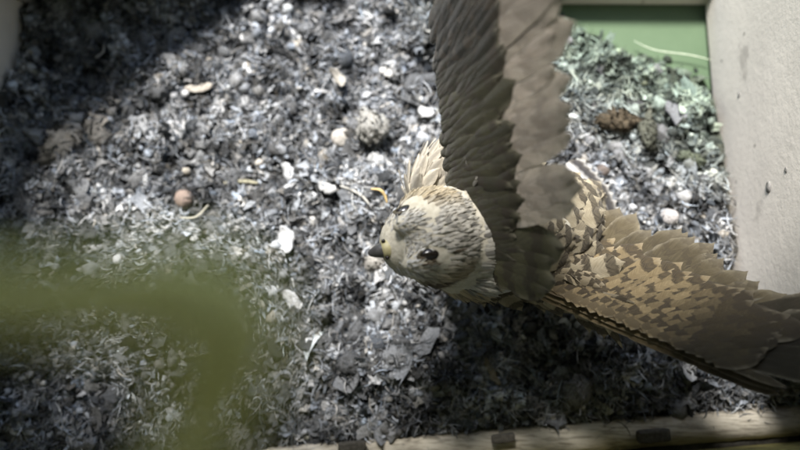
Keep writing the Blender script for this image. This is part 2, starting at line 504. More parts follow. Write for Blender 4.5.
# crumbs
def ico(sub):
    b_ = bmesh.new(); bmesh.ops.create_icosphere(b_, subdivisions=sub, radius=1.0)
    v_ = np.array([v.co[:] for v in b_.verts]); f_ = np.array([[v.index for v in f.verts] for f in b_.faces]); b_.free()
    return v_, f_
I1, IF1 = ico(1); I2, IF2 = ico(2); I3, IF3 = ico(3)
x, y = spots(13000)
n = len(x)
rad = rng.gamma(3, 0.00042, n) + 0.0006
V = I1[None] * (rad[:, None, None] * rng.uniform(0.5, 1.25, (n, 1, 3))) * (1 + rng.normal(0, 0.28, (n, len(I1), 1)))
V = place(V, x, y, sample(H, x, y) + rng.uniform(-0.0005, 0.004, n), 0.8)
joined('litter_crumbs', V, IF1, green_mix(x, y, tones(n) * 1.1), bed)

# the pieces one can pick apart: lumps of pellet and larger curled chips
x, y = spots(520, 0.012)
cnt = min(290, len(x)); x, y = x[:cnt], y[:cnt]
protos = []
for k in range(14):
    off = Vector((k * 7.3, 1, 2))
    if k % 2 == 0:
        sc = np.array([1.0, rng.uniform(0.6, 0.9), rng.uniform(0.45, 0.7)])
        vv = np.array([Vector(p) * (1 + 0.42 * noise.noise(Vector(p) * 1.6 + off) + 0.32 * noise.noise(Vector(p) * 4.5 + off) + 0.25 * noise.noise(Vector(p) * 9 + off)) for p in I3 if True]) * sc * 0.006
        ff = IF3
    else:
        L_ = np.array([0.0135]); vv = flake_local(1, L_, L_ * rng.uniform(0.35, 0.7), np.array([rng.normal(0, 1.6)]))[0]; ff = FLAKE_F
        vv = np.concatenate([vv, vv - np.array([0, 0, 0.0008])]); ff = np.concatenate([ff, ff[:, ::-1] + 16])
    tone = tones(1)[0] * 0.6 + 0.10
    protos.append([arrays_mesh('clump', vv, ff, np.tile((tone * s_)[None], (len(vv), 1)) * rng.uniform(0.8, 1.2, (len(vv), 1))) for s_ in (0.5, 0.8, 1.1)])
for k in range(cnt):
    pi = random.randrange(14)
    dark = random.choice((0, 1, 1, 2))
    o = mesh_obj('clump' if pi % 2 == 0 else 'chip', protos[pi][dark], M_litter, bed)
    s_ = random.uniform(0.55, 1.15)
    o.scale = (s_, s_, s_)
    o.rotation_euler = (random.gauss(0, 0.4), random.gauss(0, 0.4), random.uniform(0, 6.28))
    o.location = (x[k], y[k], float(sample(H, x[k:k + 1], y[k:k + 1])[0]) + (0.0025 if pi % 2 == 0 else 0.004))

def ground_z(p): return float(sample(H, np.array([p.x]), np.array([p.y]))[0])

# ------------------------------------------------------------------ things lying in the litter
def lump(name, px, py, rpx, c1, c2, label, cat, group=None, sq=(1, 1, 0.85), rough=0.25, freq=1.6, lift=0.2, seed=0, fine=0.06):
    p = P(px, py, 0.015)
    r = rpx / 1850.0
    off = Vector((seed * 3.7, 4, 1))
    vv = np.array([Vector(q) * (1 + rough * noise.noise(Vector(q) * freq + off) + fine * noise.noise(Vector(q) * 6 + off) + fine * 0.8 * noise.noise(Vector(q) * 13 + off)) for q in I3]) * np.array(sq) * r
    ff = IF3
    if fine > 0.1:                             # matted fur and crumbs stand off the pellet
        r3 = random.Random(seed); ev, ef = [], []
        for q in range(170):
            b0 = Vector(vv[r3.randrange(len(vv))]); nn = b0.normalized()
            if nn.z < -0.1: continue
            t0 = Vector((r3.gauss(0, 1), r3.gauss(0, 1), r3.gauss(0, 1))); t0 = (t0 - nn * t0.dot(nn) * 0.75).normalized()
            sd = t0.cross(nn).normalized() * r * r3.uniform(0.02, 0.09); ll = r * r3.uniform(0.25, 0.7)
            k0 = len(vv) + len(ev)
            for st in range(3):
                c0 = b0 * 1.01 + t0 * ll * (st / 2 - 0.5) + nn * r * 0.06 * (1 + math.sin(st * 2 + q))
                ev += [c0 - sd, c0 + sd]
            for st in range(2): ef += [(k0 + 2 * st, k0 + 2 * st + 2, k0 + 2 * st + 3), (k0 + 2 * st, k0 + 2 * st + 3, k0 + 2 * st + 1)]
        vv = np.concatenate([vv, np.array([e[:] for e in ev])]); ff = np.concatenate([IF3, np.array(ef)])
    me = arrays_mesh(name, vv, ff)
    o = mesh_obj(name, me, simple_material(name + '_surface', rgb(*c1), rgb(*c2), 700, 0.9, 0.8, 0.15, 0.0015))
    p = P(px, py, ground_z(p) + r * lift + 0.004)
    o.location = p
    o.rotation_euler = (0.2, 0.1, seed * 1.3)
    return tag(o, label, cat, group)

lump('round_pellet', 184, 199, 10, (0.27, 0.205, 0.165), (0.20, 0.155, 0.13), 'smooth pinkish brown round ball lying in the litter left of the bird', 'pellet', rough=0.08, fine=0.02, seed=1)
lump('round_pellet', 342, 138, 11, (0.46, 0.43, 0.38), (0.32, 0.29, 0.26), 'pale grey round ball in the bright litter above the bird\'s beak', 'pellet', rough=0.14, fine=0.05, seed=2)
lump('round_pellet', 670, 217, 8.5, (0.40, 0.37, 0.35), (0.28, 0.26, 0.25), 'small grey round ball near the right wall, just above the spread wing', 'pellet', rough=0.15, seed=3)
lump('round_pellet', 602, 171, 7, (0.10, 0.08, 0.07), (0.18, 0.15, 0.13), 'small dark crumb just right of the white tail tip', 'crumb', rough=0.3, seed=4)
lump('brown_clump', 618, 121, 17, (0.11, 0.085, 0.055), (0.05, 0.042, 0.03), 'rusty brown crumbly clump between the raised wing and the right wall', 'clump', rough=0.7, seed=5, sq=(1.1, .6, .45), fine=0.5)
lump('dark_clump', 648, 132, 15, (0.05, 0.052, 0.04), (0.13, 0.13, 0.10), 'dark mossy clump right of the rusty brown one', 'clump', rough=0.7, seed=6, sq=(1.2, .5, .4), fine=0.5)
lump('dark_clump', 690, 160, 12, (0.05, 0.06, 0.04), (0.13, 0.14, 0.10), 'small dark green clump against the right wall', 'clump', rough=0.7, seed=7, sq=(1.2, .6, .45), fine=0.5)
lump('furry_pellet', 62, 146, 22, (0.24, 0.225, 0.20), (0.13, 0.12, 0.105), 'large grey furry pellet near the left wall', 'pellet', rough=0.4, seed=8, sq=(1.2, .8, .6), fine=0.22)
lump('furry_pellet', 100, 133, 17, (0.22, 0.21, 0.19), (0.12, 0.11, 0.10), 'grey furry pellet beside the largest one near the left wall', 'pellet', rough=0.4, seed=9, sq=(1.3, .7, .6), fine=0.22)
lump('furry_pellet', 372, 127, 15, (0.34, 0.33, 0.30), (0.22, 0.21, 0.19), 'buff furry pellet right of the pale grey ball', 'pellet', rough=0.7, seed=10, sq=(.9, 1.1, .4), fine=0.5)
lump('furry_pellet', 240, 440, 15, (0.27, 0.26, 0.24), (0.15, 0.14, 0.13), 'grey pellet at the lower edge beside the hanging olive strand', 'pellet', rough=0.35, seed=11, sq=(1.3, .8, .6), fine=0.2)
lump('furry_pellet', 375, 262, 10, (0.40, 0.38, 0.34), (0.22, 0.20, 0.18), 'small pale pellet just below the beak', 'pellet', rough=0.35, seed=12, fine=0.2)
lump('furry_pellet', 575, 395, 16, (0.26, 0.255, 0.25), (0.14, 0.135, 0.13), 'grey pellet under the dark wing near the dusty batten', 'pellet', rough=0.4, seed=13, sq=(1.3, .8, .6), fine=0.22)

def chip(name, px, py, lpx, wpx, deg, c1, c2, label, cat, curl=0.6, seed=0, tilt=0.25, group=None):
    """an irregular thin chip with real thickness, bent along its length"""
    rr = random.Random(seed)
    g = ground_z(P(px, py, 0.015))
    p = P(px, py, g + 0.0065)
    L_, W_ = lpx / 1850.0, wpx / 1850.0
    nu, nv = 15, 7
    top = []
    for i in range(nu):
        for j in range(nv):
            u = i / (nu - 1) - 0.5; v = j / (nv - 1) - 0.5
            w = W_ * (1 - 0.75 * (2 * abs(u)) ** 3) * (1 + 0.45 * noise.noise(Vector((u * 5, seed, v))) + 0.35 * noise.noise(Vector((u * 14, seed, v * 2))))
            th = u * curl; r = L_ / (curl if abs(curl) > .05 else .05)
            top.append((math.sin(th) * r, v * w + 0.12 * W_ * noise.noise(Vector((u * 3, seed + 9, 0))), (1 - math.cos(th)) * r - 0.25 * W_ * (2 * v) ** 2 * 0.4 + 0.0012 * noise.noise(Vector((u * 9, v * 9, seed)))))
    top = np.array(top); bot = top - np.array([0, 0, 0.0007])
    id_ = np.arange(nu * nv).reshape(nu, nv); m_ = nu * nv
    f = [(id_[i, j], id_[i + 1, j], id_[i + 1, j + 1], id_[i, j + 1]) for i in range(nu - 1) for j in range(nv - 1)]
    f += [tuple(q + m_ for q in ff[::-1]) for ff in f]
    loop = list(id_[0, :]) + list(id_[1:, -1]) + list(id_[-1, -2::-1]) + list(id_[-2:0:-1, 0])
    f += [(loop[q], loop[(q + 1) % len(loop)], loop[(q + 1) % len(loop)] + m_, loop[q] + m_) for q in range(len(loop))]
    o = mesh_obj(name, arrays_mesh(name, np.concatenate([top, bot]), np.array(f)), simple_material(name + '_surface', rgb(*c1), rgb(*c2), 420, 0.85, 0.4, trans=0.1))
    o.location = p
    o.rotation_euler = (rr.gauss(0, tilt), rr.gauss(0, tilt), R(-deg))
    return tag(o, label, cat, group)

W1, W2 = (0.52, 0.52, 0.51), (0.30, 0.295, 0.285)
chip('pale_chip', 376, 161, 19, 17, 10, W1, W2, 'squarish white flake just above the head, below the buff pellet', 'flake', 0.3, 21)
chip('pale_chip', 327, 187, 20, 11, 25, W1, W2, 'small white flake left of the bird, below the pale round ball', 'flake', 0.5, 22)
chip('pale_chip', 290, 176, 34, 15, 62, (0.62, 0.63, 0.64), W2, 'long bluish white tuft standing in the litter left of the bird', 'flake', 1.3, 23)
chip('pale_chip', 426, 110, 22, 17, 70, W1, W2, 'white flake lying against the raised wing\'s leading edge', 'flake', 0.5, 24)
chip('pale_chip', 146, 180, 13, 5, 100, (0.68, 0.69, 0.70), W2, 'small narrow white splinter above the pinkish ball', 'flake', 0.2, 25)
chip('bark_chip', 200, 88, 34, 9, -4, (0.46, 0.42, 0.36), (0.3, 0.27, 0.23), 'curved pale bark chip lying across the upper left litter', 'chip', 1.2, 26)
chip('bark_chip', 100, 120, 30, 12, 30, (0.33, 0.30, 0.26), (0.2, 0.185, 0.16), 'grey brown curled bark chip between the two left wall pellets', 'chip', 1.4, 27)
chip('bark_chip', 338, 78, 28, 10, 55, (0.42, 0.39, 0.34), (0.25, 0.23, 0.2), 'arched buff bark chip in the upper middle litter', 'chip', 2.0, 28)
chip('bark_chip', 492, 372, 30, 8, 60, (0.26, 0.22, 0.14), (0.16, 0.13, 0.08), 'brown curled chip in the shadow below the bird', 'chip', 1.0, 29)
chip('pale_chip', 388, 70, 18, 14, 15, (0.6, 0.58, 0.54), W2, 'dull white flake near the top, left of the raised wing', 'flake', 0.4, 30)
chip('pale_chip', 285, 240, 30, 16, 80, (0.6, 0.61, 0.62), W2, 'bluish white tuft left of the beak', 'flake', 1.1, 31)
chip('pale_chip', 292, 300, 26, 13, 40, (0.55, 0.55, 0.55), W2, 'pale tuft at the tip of the hanging olive strand', 'flake', 1.0, 32)
chip('pale_chip', 520, 296, 10, 6, 40, W1, W2, 'tiny white flake peeking from under the bird\'s breast', 'flake', 0.3, 33)
chip('dropping_flake', 437, 278, 9, 8, 20, W1, W2, 'tiny white flake right under the bird\'s throat', 'flake', 0.3, 34)

def straw(name, pix, w, c1, c2, label, cat, lift=0.008, flat=0.5):
    pts = []
    for px, py in pix:
        g = max(ground_z(P(px, py, 0.015)), 0.0)
        pts.append(P(px, py, g + lift))
    pts = bez(pts, 22)
    o0 = pts[0].copy()
    bm = bmesh.new()
    tube_bm(bm, [q - o0 for q in pts], [w * (1 - 0.55 * abs(2 * i / 21 - 1) ** 2) for i in range(22)], 6, flat)
    o = bm_obj(name, bm, simple_material(name + '_surface', rgb(*c1), rgb(*c2), 600, 0.7, 0.3, trans=0.1), None, True)
    o.location = o0
    return tag(o, label, cat)
straw('fibre', [(634, 41), (655, 50), (690, 55), (711, 60)], 0.0004, (0.55, 0.58, 0.45), (0.4, 0.45, 0.33), 'thin pale fibre lying across the green bare corner', 'fibre', 0.004)
straw('straw', [(224, 183), (240, 181), (258, 183)], 0.0013, (0.36, 0.34, 0.24), (0.26, 0.24, 0.17), 'short straight yellowish straw right of the pinkish ball', 'straw', 0.006)
straw('straw', [(340, 186), (352, 190), (362, 196), (369, 204)], 0.0008, (0.48, 0.46, 0.41), (0.36, 0.34, 0.3), 'thin pale curved twig pointing at the bird\'s forehead', 'straw', 0.007)
straw('straw', [(371, 189), (380, 190), (385, 196), (387, 203)], 0.0009, (0.50, 0.38, 0.18), (0.4, 0.28, 0.13), 'small orange curved straw touching the bird\'s forehead', 'straw', 0.03)
straw('straw', [(95, 58), (103, 52), (104, 44)], 0.0007, (0.42, 0.40, 0.36), (0.3, 0.28, 0.25), 'thin bent pale stalk in the dark upper left corner', 'straw', 0.010)
straw('straw', [(180, 218), (196, 217), (208, 205)], 0.0006, (0.5, 0.47, 0.38), (0.35, 0.33, 0.26), 'thin hooked fibre below the pinkish ball', 'straw', 0.009)

def block(px, py, s, label, deg=0):
    p = P(px, py, 0.0165)
    bm = bmesh.new()
    box_bm(bm, Vector((0, 0, 0)), s, None, s[2] * 0.28)
    for v in bm.verts: v.co += Vector((noise.noise(v.co * 300), noise.noise(v.co * 300 + Vector((3, 3, 3))), noise.noise(v.co * 310))) * 0.0005
    o = bm_obj('wood_block', bm, simple_material('dark_block', rgb(0.05, 0.045, 0.035), rgb(0.09, 0.08, 0.065), 500, 0.8, 0.5))
    o.location = p; o.rotation_euler = (0, 0, ang + R(deg))
    return tag(o, label, 'wood block')
block(653, 436, (0.0165, 0.0065, 0.006), 'dark oblong wood block resting on the dusty batten at lower right', -1)
block(352, 447, (0.014, 0.006, 0.005), 'small dark square block at the left end of the batten')
block(503, 438, (0.012, 0.0045, 0.004), 'small flat dark block on the batten below the bird')

def on_wall(px, py):
    d = ROT @ Vector((px - 400.0, 225.0 - py, -FPX))
    return CAM + d * ((XR - CAM.x) / d.x)
for k, (px, py, r, lab) in enumerate(((769, 187, 6, 'largest dark dropping stuck to the pale right wall'), (786, 170, 3, 'small dark speck right of the largest one on the right wall'), (739, 95, 3, 'small dark speck high on the pale right wall'), (736, 203, 2.5, 'tiny dark speck low on the right wall, left of the largest one'))):
    vv = np.array([Vector(q) * (1 + 0.5 * noise.noise(Vector(q) * 2 + Vector((k * 5, 0, 0)))) for q in I2]) * np.array((0.25, 1.0, 0.8)) * r / 2000.0
    o = mesh_obj('dropping', arrays_mesh('dropping', vv, IF2), simple_material('dropping_crust', rgb(0.13, 0.12, 0.11), rgb(0.24, 0.23, 0.21), 600, 0.9, 0.5))
    o.location = on_wall(px, py); tag(o, lab, 'dropping')

# ------------------------------------------------------------------ the kestrel
bird_o = P(500, 235, 0.0)
bird = empty('kestrel', (bird_o.x, bird_o.y, 0.0))
tag(bird, 'brown barred kestrel with pale streaked head flapping its wings over the litter', 'bird')
BINV = Vector((bird_o.x, bird_o.y, 0.0))
def B(v): return v - BINV                      # world to the bird's own space

# head frame
HC = P(436, 237, 0.110)
Fw = Vector((-0.92, -0.30, 0.24)).normalized()
Up0 = (CAM - HC).normalized()
Up = (Up0 - Fw * Up0.dot(Fw)).normalized()
Up = (Matrix.Rotation(0.10, 3, Vector((0, 0, 1)).cross(Fw)) @ Up).normalized(); Up = (Up - Fw * Up.dot(Fw)).normalized()
Sd = Fw.cross(Up).normalized()                 # the bird's right (towards the top of the picture)
def HP(f, s, u): return HC + Fw * f + Sd * s + Up * u

def ellipsoid(bm, c, ax, r):
    res = bmesh.ops.create_icosphere(bm, subdivisions=4, radius=1.0)
    M = Matrix((ax[0] * r[0], ax[1] * r[1], ax[2] * r[2])).transposed().to_4x4()
    bmesh.ops.transform(bm, matrix=Matrix.Translation(c) @ M, verts=res['verts'])

spine = [HP(-0.006, 0, -0.002), P(470, 232, 0.098), P(505, 230, 0.084), P(540, 226, 0.070), P(566, 214, 0.052), P(580, 206, 0.038)]
sp = bez(spine, 24)
srad = [0.0195, 0.0225, 0.0255, 0.0250, 0.0180, 0.0090]
def srad_at(f):
    f *= len(srad) - 1; k = min(int(f), len(srad) - 2); q = f - k; q = q * q * (3 - 2 * q)
    return srad[k] * (1 - q) + srad[k + 1] * q
bm = bmesh.new()
tube_bm(bm, sp, [srad_at(i / 23) for i in range(24)], 28, 0.92)
AX = (Fw, Sd, Up)
ellipsoid(bm, HC, AX, (0.0195, 0.0195, 0.0175))
ellipsoid(bm, HP(0.0068, 0, -0.004), AX, (0.0160, 0.0150, 0.0140))       # face
for s in (-1, 1):
    ellipsoid(bm, HP(0.0105, s * 0.0078, 0.0105), AX, (0.0095, 0.0046, 0.0046))   # brow
    ellipsoid(bm, HP(-0.001, s * 0.012, -0.007), AX, (0.013, 0.0085, 0.010))      # cheek
# breast, fluffed right shoulder, left shoulder, thighs
EX = (Vector((1, 0, 0)), Vector((0, 1, 0)), Vector((0, 0, 1)))
ellipsoid(bm, P(474, 240, 0.092), EX, (0.026, 0.0255, 0.020))
ellipsoid(bm, P(500, 236, 0.062), EX, (0.034, 0.030, 0.026))
ellipsoid(bm, P(452, 172, 0.066), (Vector((0.80, 0.55, 0.2)).normalized(), Vector((-0.55, 0.80, 0)).normalized(), Vector((-0.16, -0.11, 0.98)).normalized()), (0.026, 0.015, 0.014))
ellipsoid(bm, P(490, 195, 0.072), EX, (0.022, 0.020, 0.018))
ellipsoid(bm, P(548, 262, 0.072), EX, (0.018, 0.018, 0.015))
for q in ((520, 262), (535, 215)): ellipsoid(bm, P(q[0], q[1], 0.040), EX, (0.014, 0.012, 0.020))

# wings: origin, span and chord directions, scale
def ortho(s, c):
    s = s.normalized(); c = (c - s * c.dot(s)).normalized()
    return s, c
WING = {}
s_, c_ = ortho(Vector((-0.11, 0.74, 0.60)), Vector((0.56, -0.42, 0.62)))
WING['right'] = (P(453, 219, 0.098), s_, c_, 0.92)
s_, c_ = ortho(Vector((0.79, -0.42, 0.46)), Vector((0.46, 0.80, -0.40)))
WING['left'] = (P(545, 292, 0.082), s_, c_, 0.80)
def wing_normal(key):
    o, s, c, k = WING[key]
    n = s.cross(c)
    return n if n.z > 0 else -n
def wing_pt(key, s, c, n=0.0):
    """s, c, n in cm in the wing's own plan; a camber bends the chord"""
    o, S_, C_, k = WING[key]
    N_ = wing_normal(key)
    cam_ = -0.018 * (c - 2.5) ** 2 - 0.006 * max(0, s - 6) ** 2
    return o + (S_ * s + C_ * c + N_ * (n + cam_)) * 0.01 * k
for key in WING:                                # the wing's arm belongs to the body surface
    root = P(495, 205, 0.08) if key == 'right' else P(550, 262, 0.078)
    pts = bez([root, wing_pt(key, 1.5, 1.4, -0.7), wing_pt(key, 4.0, 1.3, -0.6), wing_pt(key, 6.6, 0.8, -0.45), wing_pt(key, 8.8, 0.6, -0.3)], 14)
    tube_bm(bm, pts, [0.010 - 0.0072 * (i / 13) ** 0.8 for i in range(14)], 14, 0.6, wing_normal(key).cross(WING[key][1]))
bmesh.ops.translate(bm, verts=bm.verts, vec=-BINV)
me0 = bpy.data.meshes.new('raw'); bm.to_mesh(me0); bm.free()
tmp = bpy.data.objects.new('raw', me0); COL.objects.link(tmp)
md = tmp.modifiers.new('r', 'REMESH'); md.mode = 'VOXEL'; md.voxel_size = 0.0014
ms = tmp.modifiers.new('s', 'SMOOTH'); ms.iterations = 5; ms.factor = 0.5
bpy.context.view_layer.update()
dg = bpy.context.evaluated_depsgraph_get()
body_me = bpy.data.meshes.new_from_object(tmp.evaluated_get(dg))
bpy.data.objects.remove(tmp); bpy.data.meshes.remove(me0)
body_me.name = 'body'; body_me.materials.clear()
M_skin = simple_material('down', rgb(0.40, 0.36, 0.28), rgb(0.52, 0.48, 0.39), 350, 0.95, 0.6)
body = mesh_obj('body', body_me, M_skin, bird)
tree = BVHTree.FromPolygons([v.co[:] for v in body_me.vertices], [p.vertices[:] for p in body_me.polygons])

# --- feathers
def feather_grid(nu, nv, L_, W_, tip=0.5, root=0.35, asym=0.0, camber=0.10, droop=0.08, ragged=0.0, seed=0, edge=0.8):
    """feather along +Y, its upper side +Z; returns verts, faces, uv"""
    vs, uvs = [], []
    for j in range(nv):
        v = j / (nv - 1)
        w = W_ * 0.5 * min(1.0, root + (1 - root) * min(1, v / 0.35)) * math.sqrt(max(0.0, 1 - max(0.0, (v - (1 - tip)) / tip) ** 2.2)) if v < 1 else W_ * 0.05
        for i in range(nu):
            u = i / (nu - 1)
            x = (u * 2 - 1)
            notch = 1.0 if abs(x) < 0.9 else 1.0 - 0.5 * edge * max(0.0, noise.noise(Vector((v * 23, x * 5, seed * 1.7))))
            xx = x * w * notch * ((1 - asym) if x < 0 else (1 + asym))
            rg = ragged * noise.noise(Vector((x * 3.1, v * 9, seed))) * L_ * v
            vs.append((xx, v * L_ + rg - 0.10 * W_ * abs(x) * v, -camber * W_ * x * x - droop * L_ * v * v + (0.015 * W_ if abs(x) < 0.05 else 0)))
            uvs.append((u, v))
    id_ = np.arange(nu * nv).reshape(nv, nu)
    f = np.stack([id_[:-1, :-1].ravel(), id_[:-1, 1:].ravel(), id_[1:, 1:].ravel(), id_[1:, :-1].ravel()], 1)
    return np.array(vs), f, np.array(uvs)

def feather_mesh(name, tint, pat, **kw):
    v, f, uv = feather_grid(**kw)
    return arrays_mesh(name, v, f, np.tile(np.array(tint)[None], (len(v), 1)), np.tile(np.array(pat)[None], (len(v), 1)), uv)

def frame(p, d, n):
    """matrix whose Y runs along d, Z near n"""
    d = d.normalized(); x = d.cross(n).normalized(); z = x.cross(d)
    M = Matrix((x, d, z)).transposed().to_4x4()
    return Matrix.Translation(p) @ M

def spine_dir(p):
    best, bi = 9, 0
    for i, q in enumerate(spL):
        dd = (q - p).length_squared
        if dd < best: best, bi = dd, i
    t = (spL[min(bi + 1, len(spL) - 1)] - spL[max(bi - 1, 0)]).normalized()
    return t, bi / (len(spL) - 1), best
spL = [B(q) for q in sp]
hcL = B(HC)
tuftL = B(P(452, 172, 0.066))
eyes_uv = [(0.0125, s, 0.0065) for s in (-1, 1)]
EYE = [B(P(405, 211, 0.121)), B(P(429, 254, 0.121))]
beakL = B(HP(0.0225, 0, -0.003))

FG = {'b': feather_grid(5, 9, 1.0, 0.55, 0.5, 0.5, 0, 0.05, 0.06), 'h': feather_grid(3, 5, 1.0, 0.21, 0.6, 0.6, 0, 0.05, 0.04), 's': feather_grid(5, 6, 1.0, 0.62, 0.55, 0.5, 0, 0.06, 0.06), 'l': feather_grid(5, 9, 1.0, 0.40, 0.6, 0.45, 0, 0.06, 0.07)}
acc = {}
def add_feather(part, kind, M, L_, tint, pat):
    v, f, uv = FG[kind]
    d = acc.setdefault(part, dict(v=[], f=[], c=[], p=[], uv=[], n=0))
    Mn = np.array(M)
    vv = (v * L_) @ Mn[:3, :3].T + Mn[:3, 3]
    d['v'].append(vv); d['f'].append(f + d['n']); d['uv'].append(uv); d['n'] += len(vv)
    d['c'].append(np.tile(np.array(tint)[None], (len(vv), 1))); d['p'].append(np.tile(np.array(pat)[None], (len(vv), 1)))

# poisson-like scatter over the body
polys = body_me.polygons
areas = np.array([p.area for p in polys])
cum = np.cumsum(areas)
cells = {}
def far_enough(p, r):
    k = (int(p.x // 0.004), int(p.y // 0.004), int(p.z // 0.004))
    for a_ in (-1, 0, 1):
        for b_ in (-1, 0, 1):
            for c_ in (-1, 0, 1):
                for q in cells.get((k[0] + a_, k[1] + b_, k[2] + c_), ()):
                    if (q - p).length < r: return False
    cells.setdefault(k, []).append(p)
    return True
picks = np.searchsorted(cum, rng.random(130000) * cum[-1])
rr = random.Random(5)
for pi in picks:
    pl = polys[min(int(pi), len(polys) - 1)]
    p = pl.center.copy(); nrm = pl.normal.copy()
    h = p - hcL
    hf, hs, hu = h.dot(Fw), h.dot(Sd), h.dot(Up)
    on_head = h.length < 0.031 and hf > -0.016
    t, f, dist2 = spine_dir(p)
    if dist2 > 0.044 ** 2 and (p - tuftL).length > 0.03: continue       # wing arms carry their own coverts
    in_tuft = (p - tuftL).length < 0.028 and (p - hcL).length > 0.024
    if on_head:
        if min((p - e).length for e in EYE) < 0.0052 or (p - beakL).length < 0.0068: continue
        if not far_enough(p, 0.00068): continue
        away = (h - Fw * 0.020)
        d = (-Fw * 1.0 + (Sd * hs + Up * hu) * 12)
        d = d - nrm * d.dot(nrm)
        if d.length < 1e-4: continue
        L_ = 0.0048 + 0.0040 * max(0, min(1, (0.02 - hf) / 0.03)) + rr.uniform(-0.0006, 0.0008)
        g = 0.5 + 0.5 * max(0.0, min(1.0, (hf - 0.002) / 0.016))
        base = Vector((0.68, 0.65, 0.58)).lerp(Vector((0.88, 0.87, 0.84)), max(0, min(1, (hf - 0.004) / 0.014)))
        pat = (0, 0, 0.2)
        if rr.random() < (0.28 if hf < 0.012 else 0.08): base = base * 0.45
        ck = max(0.0, min(1.0, (abs(hs) - 0.009) / 0.007)) if hf > -0.004 else 0.0
        base = base.lerp(Vector((0.62, 0.50, 0.31)), 0.75 * ck)
        if hu < -0.004: base = Vector((0.58, 0.48, 0.31)) * (0.5 if rr.random() < 0.25 else 1.0); pat = (0, 0, .2)
        # dark line behind and below the eye
        for k_, e in enumerate(EYE):
            q = p - e; sgn = 1 if k_ == 0 else -1
            qf, qs = q.dot(Fw), q.dot(Sd) * sgn
            if rr.random() < 0.45 and (-0.010 < qf < -0.003 and abs(qs - 0.0012) < 0.0012) or (0.003 < qf < 0.008 and abs(qs - 0.001) < 0.003): base = Vector((0.13, 0.10, 0.065))
            if -0.006 < qf < 0.006 and 0.006 < qs and hu < 0.004 and hu > -0.014: base = Vector((0.17, 0.13, 0.08))
        part, lift = 'head_plumage', 0.12
    elif in_tuft:
        if not far_enough(p, 0.0030): continue
        d = Vector((0.75, 0.62, 0.15)); d = d - nrm * d.dot(nrm)
        L_ = 0.015 + rr.uniform(-0.002, 0.003)
        base = Vector((0.68, 0.62, 0.51)); pat = (0.45, 0, .2); part, lift = 'shoulder_plumage', 0.09
    else:
        if not far_enough(p, 0.0012 + 0.0034 * min(1, f / 0.35)): continue
        d = t - nrm * t.dot(nrm)
        if d.length < 1e-4: continue
        L_ = 0.0075 + 0.012 * min(1, max(0, (f - 0.12) / 0.4)) + rr.uniform(-0.0015, 0.0015)
        back = nrm.z > 0.05
        if back:
            if f < 0.30: base = Vector((0.50, 0.45, 0.36)) * (0.4 if rr.random() < 0.35 else 1.0); pat = (0.5, 0.0, 0.2)
            elif f < 0.84 or (p - spL[-1]).length > 0.024: base = Vector((0.50, 0.43, 0.30)); pat = (0.2, 1.0, rr.uniform(0.17, 0.21))
            if 0.30 <= f < 0.84: L_ *= 1.15
            else: base = Vector((0.72, 0.71, 0.69)); pat = (0.1, 0.0, 0.2); L_ *= 0.7
        else:
            base = Vector((0.42, 0.34, 0.22)); pat = (0.85, 0.0, 0.2)
            if f < 0.3: base = Vector((0.50, 0.43, 0.31)) * (0.45 if rr.random() < 0.3 else 1.0); pat = (0.2, 0, .2)
        part, lift = ('back_plumage' if back else 'breast_plumage'), 0.08
    j = Vector((rr.gauss(0, 1), rr.gauss(0, 1), rr.gauss(0, 1))) * 0.13
    d = (d.normalized() + j); d = (d - nrm * d.dot(nrm)).normalized()
    dl = (d + nrm * (lift + rr.uniform(-0.06, 0.10))).normalized()
    if on_head and min((p + dl * L_ * q_ - e).length for e in EYE for q_ in (0.5, 1.0)) < 0.0046: continue
    tone = rr.uniform(0.72, 1.2)
    add_feather(part, 'h' if on_head or rr.random() < 0.15 else 'b' if part == 'back_plumage' and f > 0.3 else 'l' if L_ > 0.010 else 's', frame(p - nrm * 0.0006, dl, nrm), L_, base * tone, pat)
for i in range(70):                            # scapulars over the left shoulder
    pw = P(rr.uniform(545, 580), rr.uniform(252, 292), 0.2); dw = (pw - CAM).normalized()
    h_ = tree.ray_cast(B(CAM), dw)
    if h_[0] is None: continue
    nrm = h_[1]; d = Vector((0.93, -0.12 + rr.gauss(0, .12), 0)); d = (d - nrm * d.dot(nrm)).normalized()
    add_feather('back_plumage', 'l', frame(h_[0] - d * 0.004, (d + nrm * 0.10).normalized(), nrm), rr.uniform(0.015, 0.020), Vector((0.46, 0.38, 0.25)) * rr.uniform(0.75, 1.15), (0.2, 1.0, rr.uniform(.22, .3)))
for part, d in acc.items():
    me = arrays_mesh(part, np.concatenate(d['v']), np.concatenate(d['f']), np.concatenate(d['c']), np.concatenate(d['p']), np.concatenate(d['uv']))
    o = mesh_obj(part, me, M_feather, bird); o['kind'] = 'stuff'

